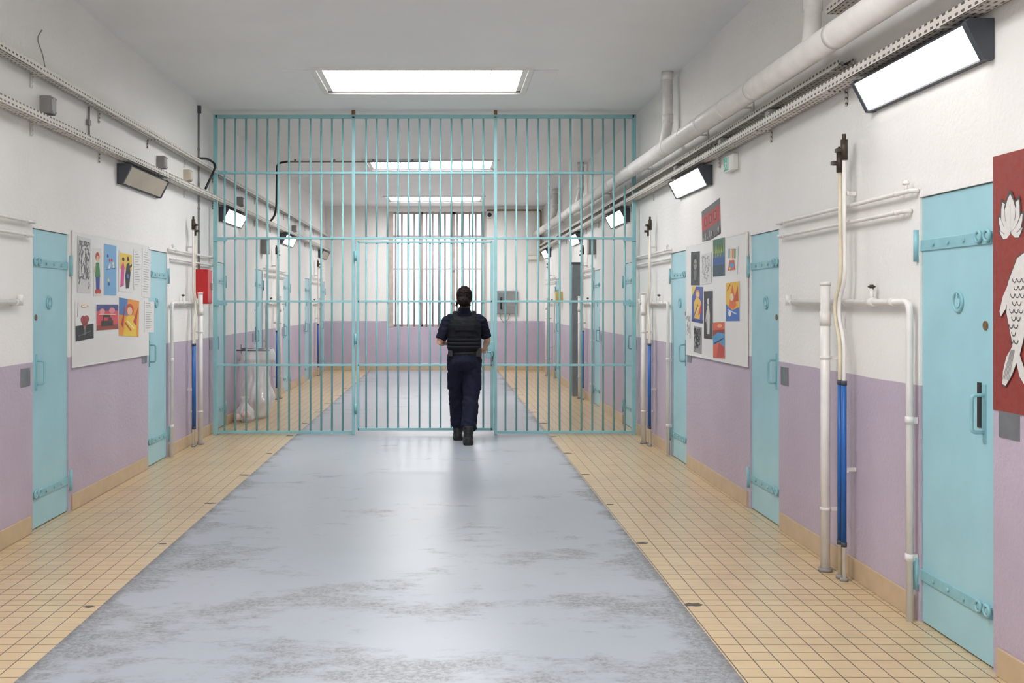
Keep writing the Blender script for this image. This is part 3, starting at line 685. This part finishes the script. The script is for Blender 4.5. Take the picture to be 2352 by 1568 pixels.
# end wall items
r = thing('wall_phone', 'grey steel intercom phone panel on the end wall right of the window', 'phone', (1.41, YE, 1.54))
MB().box(-.24,.24,-.06,0,-.26,.26).build('panel', M['steel'], r, .008)
MB().box(-.2,-.06,-.065,-.06,-.02,.2).build('display', M['ductgrey'], r); MB().box(.0,.2,-.066,-.06,-.1,.2).build('keypad', M['mgrey'], r, .004)
h = MB().tube(fillet([(-.14,-.07,.1),(-.14,-.1,.08),(-.14,-.1,-.12),(-.14,-.07,-.14)], .03), .022, 10).build('handset', M['black'], r)
MB().tube(fillet([(-.14,-.08,-.14),(-.16,-.06,-.35),(-.08,-.05,-.48),(.02,-.05,-.4),(.06,-.03,-.26)], .1), .008, 8).build('cord', M['mgrey'], h)
MB().ell((.1,-.068,.02),(.03,.012,.03)).build('lock', M['black'], r)
r = thing('security_camera', 'small dome security camera beside the top of the window', 'camera', (1.01, YE, 3.52))
MB().box(-.07,.07,-.08,0,-.08,.08).build('mount', M['white'], r, .01); MB().ell((0,-.09,0),(.05,.05,.05)).build('dome', M['black'], r)
r = thing('wall_conduit', 'brown conduit framing the upper right of the end wall', 'conduit', (0, YE, 0))
MB().tube(fillet([(WX1+.03,-.02,3.63),(2.18,-.02,3.63),(2.18,-.02,2.6)], .06), .016, 8).build('tube', M['rust'], r)
MB().box(2.14,2.22,-.04,0,2.5,2.6).build('end_box', M['beige'], r)
r = thing('socket_box', 'cream box on end wall at upper right', 'junction box', (1.98, YE, 2.55)); MB().box(-.13,.13,-.07,0,-.06,.06).build('case', M['beige'], r, .006); MB().box(-.1,.1,-.075,-.07,-.04,.04).build('lid', M['white'], r)
# rubbish bags
r = thing('bag_holder', 'steel rubbish bag holder bracket on left wall behind the bars', 'bag holder', (XL, 13.75, .9), PI/2)
MB().tube(fillet([(-.2,0,0),(-.2,-.43,0),(.2,-.43,0),(.2,0,0)], .06), .011, 10).build('ring_frame', M['steel'], r)
for s in (-1, 1): MB().box(s*.2-.03,s*.2+.03,-.008,0,-.06,.06).build('wall_plate', M['steel'], r)
def bag(name, label, loc, rows, inner, lim):
    r = thing(name, label, 'rubbish bag', loc)
    fine = []
    for p, q in zip(rows, rows[1:]):
        for k in range(4): fine.append(tuple(a+(b_-a)*k/4 for a, b_ in zip(p, q)))
    fine.append(rows[-1])
    b = MB(); b.loft(erings(fine), 64)
    for v in b.bm.verts:
        a = math.atan2(v.co.y, v.co.x); q = v.co.copy()
        k = 1+.05*math.sin(a*9+q.z*6)+.05*math.sin(a*15-q.z*9)+.28*noise.noise(q*5.5)+.10*noise.noise(q*16)
        v.co.x = max(-lim, min(lim, q.x*k)); v.co.y *= k
        v.co.z = max(0, q.z+.03*noise.noise(q*9+V((4,2,1)))*min(1, q.z*6))
    b.build('bag_skin', M['bag'], r)
    b = MB()
    for i in range(inner[0]):
        b.ell((random.uniform(-.08,.08), random.uniform(-.08,.08), random.uniform(*inner[1])), (random.uniform(.04,.07),)*2+(random.uniform(.03,.06),), 8, 5)
    b.build('rubbish', M['trash'], r)
bag('rubbish_bag', 'translucent white rubbish bag hanging from the steel holder', (XL+.25, 13.75, .0), [(z,x,y,0,0) for z, x, y in ((.0,.08,.08),(.04,.15,.15),(.14,.20,.195),(.26,.205,.2),(.38,.18,.175),(.5,.14,.14),(.62,.15,.15),(.74,.17,.165),(.85,.187,.18),(.90,.20,.195),(.89,.215,.212),(.76,.222,.22))], (16, (.09,.36)), .235)
bag('rubbish_bag', 'small tied white rubbish bag on the floor beneath the holder', (XL+.17, 13.32, .0), [(.0,.06,.06,0,0),(.04,.11,.11,0,0),(.12,.115,.11,0,0),(.2,.07,.07,0,0),(.25,.025,.025,0,0),(.31,.05,.045,0,0)], (5, (.05,.11)), .15)
# ------------------------------------------------------------------ noticeboards and drawings
for sd, d0, d1, lab in (('L', 7.6, 9.54, 'white noticeboard of drawings on the left wall'), ('R', 7.7, 9.64, 'white noticeboard of drawings on the right wall')):
    xw, rz, sg = wl(sd, .004); r = thing('noticeboard', lab, 'noticeboard', (xw, (d0+d1)/2, 1.035), rz); L = d1-d0
    MB().box(-L/2, L/2, -.012, 0, 0, 1.0).build('panel', M['board'], r)
    b = MB(); b.box(-L/2, L/2, -.014, -.012, 0, .012).box(-L/2, L/2, -.014, -.012, .988, 1.0).box(-L/2, -L/2+.012, -.014, -.012, .012, .988).box(L/2-.012, L/2, -.014, -.012, .012, .988)
    b.build('edging', M['white'], r)
class Art:
    def __init__(s, w, h): s.w, s.h, s.bm, s.k = w, h, bmesh.new(), 0; s.cl = s.bm.loops.layers.float_color.new('Col')
    def face(s, pts, col, y):
        f = s.bm.faces.new([s.bm.verts.new(((u-.5)*s.w, y, (v-.5)*s.h)) for u, v in pts])
        for l in f.loops: l[s.cl] = col
    def poly(s, pts, col):
        s.k += 1; s.face([(min(1,max(0,u)), min(1,max(0,v))) for u, v in pts], col, -.0016-.00022*s.k); return s
    def el(s, cx, cy, rx, ry, col, n=16, rot=0):
        c, q = math.cos(rot), math.sin(rot)
        return s.poly([(cx+rx*math.cos(2*PI*i/n)*c-ry*math.sin(2*PI*i/n)*q, cy+rx*math.cos(2*PI*i/n)*q+ry*math.sin(2*PI*i/n)*c) for i in range(n)], col)
    def rect(s, x0, y0, x1, y1, col): return s.poly([(x0,y0),(x1,y0),(x1,y1),(x0,y1)], col)
    def line(s, pts, wd, col):
        for (a, b_), (c, d) in zip(pts, pts[1:]):
            dx, dy = (c-a)*s.w, (d-b_)*s.h; l = math.hypot(dx, dy) or 1e-6; nx, ny = -dy/l*wd/2/s.w, dx/l*wd/2/s.h
            s.poly([(a+nx,b_+ny),(c+nx,d+ny),(c-nx,d-ny),(a-nx,b_-ny)], col); s.k -= .7
        return s
    def finish(s, name, label, cat, loc, rz, tilt, base, group):
        w, h = s.w/2, s.h/2
        v = [s.bm.verts.new(p) for p in ((-w,-.0015,-h),(w,-.0015,-h),(w,-.0015,h),(-w,-.0015,h),(-w,0,-h),(w,0,-h),(w,0,h),(-w,0,h))]
        for q in ((0,1,2,3),(7,6,5,4),(4,5,1,0),(5,6,2,1),(6,7,3,2),(7,4,0,3)):
            f = s.bm.faces.new([v[i] for i in q])
            for l in f.loops: l[s.cl] = base
        bmesh.ops.recalc_face_normals(s.bm, faces=s.bm.faces[-6:])
        me = bpy.data.meshes.new(name); s.bm.to_mesh(me); s.bm.free(); me.materials.append(M['art'])
        o = bpy.data.objects.new(name, me); C.objects.link(o); o.location = loc; o.rotation_euler = (0, tilt, rz)
        return tag(o, label, cat, group)
k_ = lambda *c: lin(*[x*.95 for x in c])
WH, BK, GY_ = k_(236,234,230), k_(28,28,32), k_(120,120,124)
def art(side, x0, x1, y0, y1, label, draw, base=WH, name='drawing', cat='drawing', tilt=0, off=.0176):
    xw, rz, sg = wl(side); da, db = dep(side, x0), dep(side, x1); d = (da+db)/2; w = abs(db-da); h = (y1-y0)*d/F
    a = Art(w, h); draw(a)
    a.finish(name, label, cat, (xw+(off if side == 'L' else -off), d, zz((y0+y1)/2, d)), rz, tilt, base, 'drawings on the noticeboards' if name == 'drawing' else None)
rd = random.random
def scrib(n, col, wd, x0=.1, y0=.08, x1=.9, y1=.92):
    def f(a):
        for i in range(n):
            p = (x0+(x1-x0)*rd(), y0+(y1-y0)*rd()); pts = [p]
            for j in range(3):
                p = (min(x1,max(x0,p[0]+(rd()-.5)*.25)), min(y1,max(y0,p[1]+(rd()-.3)*.25))); pts.append(p)
            a.line(pts, wd, col); a.k -= .8
    return f
def d_figure(a):
    a.el(.5,.82,.26,.1,k_(190,50,40)); a.el(.5,.78,.16,.07,k_(230,180,150)); a.poly([(.3,.7),(.7,.7),(.8,.4),(.2,.4)],k_(40,130,70)); a.poly([(.25,.4),(.75,.4),(.7,.12),(.3,.12)],k_(40,60,150)); a.el(.35,.1,.2,.05,k_(200,60,40)); a.el(.68,.1,.2,.05,k_(200,60,40)); a.line([(.25,.66),(.08,.5)],.02,k_(230,180,150))
def d_blue(a):
    a.rect(0,0,1,1,k_(120,175,220))
    for i in range(9): a.el(.2+.6*rd(),.1+.8*rd(),.07,.035,[WH,k_(200,40,60),k_(240,220,120),k_(40,60,120)][i%4],8)
    a.line([(.1,.5),(.9,.55)],.006,k_(60,90,150))
def d_dance(a):
    a.rect(.05,.55,.95,.95,k_(240,200,70)); a.poly([(.1,.1),(.35,.15),(.4,.6),(.3,.75),(.15,.6)],k_(210,70,140)); a.el(.3,.8,.09,.05,BK); a.poly([(.5,.08),(.75,.1),(.85,.5),(.75,.75),(.55,.7),(.45,.4)],BK); a.el(.65,.83,.1,.06,BK); a.line([(.7,.6),(.95,.7)],.02,BK); a.rect(.55,.35,.72,.45,k_(70,120,190))
def d_text(n):
    def f(a):
        for i in range(n):
            v = .93-.86*i/n; a.line([(.12,v),(.12+.76*(.55+.4*rd()),v)],.0035,GY_)
    return f
def d_heart(a):
    a.rect(0,0,1,.38,BK); a.el(.42,.52,.14,.1,k_(170,60,70)); a.el(.6,.52,.14,.1,k_(170,60,70)); a.poly([(.28,.5),(.74,.5),(.5,.24)],k_(150,55,65)); a.line([(.5,.35),(.5,.12)],.006,WH); a.line([(.15,.12),(.85,.2)],.005,GY_); a.el(.5,.86,.2,.04,k_(230,160,60)); a.el(.5,.86,.15,.025,WH); a.line([(.1,.6),(.15,.95)],.006,BK)
def d_pink(a):
    a.rect(0,0,1,1,k_(214,72,84)); a.rect(0,.75,1,1,k_(60,70,130)); a.rect(0,0,1,.2,k_(150,60,40)); a.el(.25,.72,.12,.12,k_(235,150,160)); a.el(.7,.76,.14,.12,k_(230,140,150)); a.rect(.2,.15,.75,.36,BK); a.line([(.3,.36),(.3,.55),(.6,.55)],.02,BK); a.el(.6,.4,.1,.1,k_(90,40,50)); a.line([(.1,.62),(.9,.6)],.008,k_(250,210,180))
def d_girl(a):
    a.rect(0,0,1,1,k_(235,150,50)); a.rect(0,.55,.4,1,k_(70,120,180)); a.poly([(.2,0),(.9,0),(.85,.5),(.6,.62),(.35,.5)],k_(240,200,60)); a.el(.52,.72,.2,.16,k_(200,70,40)); a.el(.52,.68,.13,.11,k_(235,190,150)); a.poly([(.1,.3),(.3,.9),(.2,.2)],k_(180,50,50)); a.poly([(.7,.4),(.95,.85),(.85,.3)],k_(190,60,40)); a.line([(.3,.35),(.6,.15)],.02,k_(200,90,40)); a.line([(.4,.4),(.75,.22)],.015,k_(250,240,180))
def d_oval(a):
    a.rect(0,0,1,1,k_(58,58,62)); a.el(.5,.5,.38,.42,BK,20); a.el(.5,.62,.2,.16,k_(150,148,146)); a.poly([(.3,.45),(.7,.45),(.62,.15),(.4,.15)],k_(110,108,108)); a.el(.45,.64,.05,.03,BK,8); a.el(.62,.64,.05,.03,BK,8)
def d_land(a):
    a.rect(0,0,1,1,k_(70,120,130)); a.rect(0,.66,1,1,k_(60,110,90)); a.rect(0,.3,1,.5,k_(40,90,150)); a.rect(0,0,1,.3,k_(36,70,90))
    for i in range(7): x = .08+.14*i; a.poly([(x-.05,.62),(x+.05,.62),(x,.9)],k_(150,170,80)); 
    for i in range(5): a.line([(.1+.15*i,.5),(.15+.15*i,.7)],.008,k_(190,190,110))
def d_mug(a):
    for i, c in enumerate(((60,140,200),(240,200,60),(220,80,50),(60,150,90))): a.rect(.15+.18*i,.55,.28+.18*i,.9,k_(*c))
    a.poly([(.1,.1),(.85,.15),(.7,.5),(.25,.48)],k_(210,90,60)); a.el(.5,.3,.2,.1,k_(80,150,200)); a.el(.3,.18,.1,.05,k_(240,200,60))
def d_flame(a):
    a.rect(0,0,1,1,k_(240,190,60)); a.poly([(0,0),(1,0),(1,.35),(.5,.28),(0,.45)],k_(60,110,190)); a.poly([(.2,.35),(.5,.95),(.8,.4),(.6,.3)],k_(225,110,40)); a.el(.45,.62,.14,.1,k_(240,220,190)); a.poly([(.6,.5),(.9,.9),(.95,.5)],k_(200,70,40)); a.el(.3,.2,.12,.08,WH); a.line([(.1,.8),(.35,.95)],.012,k_(190,60,40)); a.line([(.15,.3),(.8,.18)],.01,k_(200,220,240))
def d_bluefig(a):
    a.rect(0,0,1,1,k_(70,90,170)); a.poly([(0,.7),(.4,1),(0,1)],k_(240,200,70)); a.poly([(.25,.1),(.75,.1),(.85,.6),(.5,.75),(.2,.55)],k_(238,190,70)); a.el(.55,.8,.2,.11,k_(226,150,60)); a.el(.55,.78,.12,.07,k_(238,205,170)); a.poly([(.6,.2),(.95,.3),(.9,.6)],k_(190,60,60)); a.line([(.2,.15),(.6,.5)],.014,k_(40,50,110)); a.line([(.35,.2),(.7,.45)],.01,k_(250,230,190)); a.rect(0,0,1,.08,k_(40,60,130))
def d_dark(a):
    a.rect(0,0,1,1,k_(48,48,52)); a.poly([(.35,.1),(.65,.1),(.7,.5),(.6,.7),(.4,.7),(.28,.45)],k_(215,212,208)); a.el(.5,.78,.12,.07,k_(215,212,208)); a.line([(.35,.6),(.2,.35)],.012,k_(215,212,208)); a.line([(.45,.1),(.42,.5)],.006,k_(90,90,92))
def d_orange(a):
    a.rect(0,0,1,1,k_(215,96,60)); a.poly([(.0,.35),(.55,.45),(1,.3),(1,.68),(.4,.72),(0,.6)],k_(70,150,200)); a.poly([(0,.6),(.4,.72),(1,.68),(1,.8),(0,.78)],k_(150,50,40)); a.poly([(.3,0),(.9,.05),(1,.3),(.5,.42)],k_(190,60,46)); a.line([(.1,.4),(.9,.55)],.012,k_(30,60,110)); a.el(.6,.9,.2,.05,k_(240,170,120))
def d_city(a):
    a.rect(0,0,1,1,k_(92,88,88)); a.rect(.0,.38,1,.82,k_(176,46,42))
    for i in range(3): a.rect(.14+.26*i,.48,.3+.26*i,.74,k_(92,40,40)); a.rect(.18+.26*i,.52,.26+.26*i,.7,k_(204,70,60))
    for i in range(8): a.rect(.04+.12*i,.02,.12+.12*i,.08+.2*rd(),k_(150,148,150)); a.rect(.05+.12*i,.03,.09+.12*i,.08,BK)
L_ = 'L'; R_ = 'R'
art(L_,172,203,545,672,'grey pencil scribble drawing, upper left on the left noticeboard',scrib(46,k_(110,110,114),.012),k_(214,212,210),tilt=.02)
art(L_,209,228,570,680,'cut-out drawing of a red-haired figure in green top',d_figure,k_(226,224,220),tilt=-.03)
art(L_,234,262,562,678,'light blue poster with small coloured spots on left noticeboard',d_blue)
art(L_,268,299,578,670,'drawing of pink and black dancers on yellow ground',d_dance,tilt=.02)
art(L_,302,319,572,665,'white text sheet beside the dancers drawing, with faint lines',d_text(14),tilt=-.04)
art(L_,322,341,572,683,'white text sheet at upper far corner of left noticeboard',d_text(17),tilt=.03)
art(L_,167,209,690,780,'drawing of a red heart above a black base',d_heart,tilt=-.03)
art(L_,216,266,699,757,'red and pink painting with a small black machine',d_pink)
art(L_,268,314,687,772,'orange and yellow painting of a face, left noticeboard',d_girl,tilt=.05)
art(L_,327,349,692,763,'white printed notice overhanging the far edge of left noticeboard',d_text(12),tilt=.02)
art(R_,1592,1612,578,655,'black drawing with grey oval head on right noticeboard',d_oval,tilt=.02)
art(R_,1616,1639,582,652,'pale pencil sketch, upper row of right noticeboard',scrib(30,k_(150,150,152),.008),k_(224,222,220),tilt=-.02)
art(R_,1643,1670,548,634,'blue and green landscape painting on right noticeboard',d_land)
art(R_,1675,1700,565,628,'white drawing with four colour blocks over orange shape',d_mug,tilt=.05)
art(R_,1594,1619,658,740,'small yellow figure on blue painting, far side of right noticeboard',d_bluefig,tilt=.03)
art(R_,1622,1642,668,778,'tall dark panel with white standing figure',d_dark)
art(R_,1673,1704,648,737,'orange and blue flame painting, near side of right noticeboard',d_flame,tilt=-.02)
art(R_,1581,1591,722,775,'narrow pencil sketch at far lower edge of right noticeboard',scrib(22,k_(130,130,134),.008))
art(R_,1598,1616,750,810,'dark grey smudged sketch at the bottom of right noticeboard',scrib(40,BK,.014),k_(150,150,152),tilt=.03)
art(R_,1643,1670,740,822,'orange, red and blue abstract painting on right noticeboard',d_orange,tilt=-.03)
art(R_,1613,1655,470,550,'red and grey city poster on right wall above the noticeboard',d_city,k_(92,88,88),'poster','poster',-.1,.001)
# fish banner
def banner():
    w, h = .9, 1.03; a = Art(w, h); RD_ = lin(138,40,29)
    U = lambda x: x/w; Z = lambda z: (z-1.07)/h
    dk, wh, g2 = k_(70,66,66), k_(226,222,218), k_(150,146,144)
    cx, cz = .135, 1.78
    for ang, l_, wd in ((-80,.085,.03),(80,.085,.03),(-52,.11,.034),(52,.11,.034),(-25,.14,.036),(25,.14,.036),(0,.155,.04)):
        t = math.radians(ang); dx, dz = math.sin(t), math.cos(t); nx, nz = dz, -dx
        for kk, col in ((1.12, dk), (1.0, wh)):
            pts = [(cx+dx*l_*f_*kk+nx*q*wd*kk, cz+dz*l_*f_*kk+nz*q*wd*kk) for f_, q in ((0,0),(.3,.8),(.6,1),(.85,.5),(1,0),(.85,-.5),(.6,-1),(.3,-.8))]
            a.poly([(U(x), Z(z)) for x, z in pts], col)
        a.line([(U(cx), Z(cz)), (U(cx+dx*l_*.7), Z(cz+dz*l_*.7))], .004, g2)
    cl = [(.36,1.66),(.31,1.66),(.25,1.62),(.205,1.55),(.185,1.46),(.19,1.37),(.185,1.30)]; wd = [.02,.06,.085,.09,.075,.045,.02]
    for kk, col in ((1.08, dk), (1.0, wh)):
        Lp, Rp = [], []
        for i, (x, z) in enumerate(cl):
            x2, z2 = cl[min(i+1,6)]; x1, z1 = cl[max(i-1,0)]; dx, dz = x2-x1, z2-z1; l_ = math.hypot(dx, dz); nx, nz = -dz/l_, dx/l_
            Lp.append((U(x+nx*wd[i]*kk), Z(z+nz*wd[i]*kk))); Rp.append((U(x-nx*wd[i]*kk), Z(z-nz*wd[i]*kk)))
        a.poly(Lp+Rp[::-1], col)
        for q in (((.20,1.34),(.19,1.28),(.15,1.22),(.105,1.175),(.08,1.18),(.085,1.23),(.11,1.29),(.16,1.34)), ((.19,1.33),(.24,1.25),(.27,1.19),(.25,1.18),(.205,1.22),(.18,1.28)), ((.125,1.58),(.085,1.53),(.06,1.47),(.07,1.45),(.105,1.48),(.13,1.53))):
            mx = sum(x for x, z in q)/len(q); mz = sum(z for x, z in q)/len(q)
            a.poly([(U(mx+(x-mx)*kk), Z(mz+(z-mz)*kk)) for x, z in q], col)
    for r_ in range(9):
        z0 = 1.60-.03*r_; xc = .225-.012*r_+(.0006*r_*r_); hw = .07-.0045*r_
        n_ = max(2, int(hw*2/.034))
        for q in range(n_):
            x0 = xc-hw+(q+(.5 if r_ % 2 else 0))*.034
            if x0+.03 > xc+hw: continue
            pts = [(U(x0+.015-.015*math.cos(t)), Z(z0-.016*math.sin(t))) for t in (0, .8, 1.57, 2.34, 3.14)]
            a.line(pts, .004, dk); a.k -= 1.1
    a.el(U(.30), Z(1.67), .009/w, .009/h, BK, 8)
    for q in range(5): a.line([(U(.17-.006*q), Z(1.32)), (U(.13-.011*q), Z(1.2))], .003, g2)
    a.finish('wall_banner', 'red hanging banner with white lotus and fish, beside near right cell door', 'banner', (XR-.003, 4.262-w/2, 1.07+h/2), -PI/2, 0, RD_, None)
banner()
# ------------------------------------------------------------------ world, camera
wd = bpy.data.worlds.new('World'); SC.world = wd; wd.use_nodes = True
bg = wd.node_tree.nodes['Background']; bg.inputs[0].default_value = (1, .995, .985, 1); bg.inputs[1].default_value = 2.3
cam = bpy.data.cameras.new('camera'); co = bpy.data.objects.new('camera', cam); C.objects.link(co)
co.location = (0, 0, CZ); co.rotation_euler = (PI/2, 0, 0)
cam.sensor_fit = 'HORIZONTAL'; cam.sensor_width = 36; cam.lens = 36*F/2352
cam.shift_x = (1176-VX)/2352; cam.shift_y = -(784-VY)/2352
cam.clip_end = 200
SC.camera = co
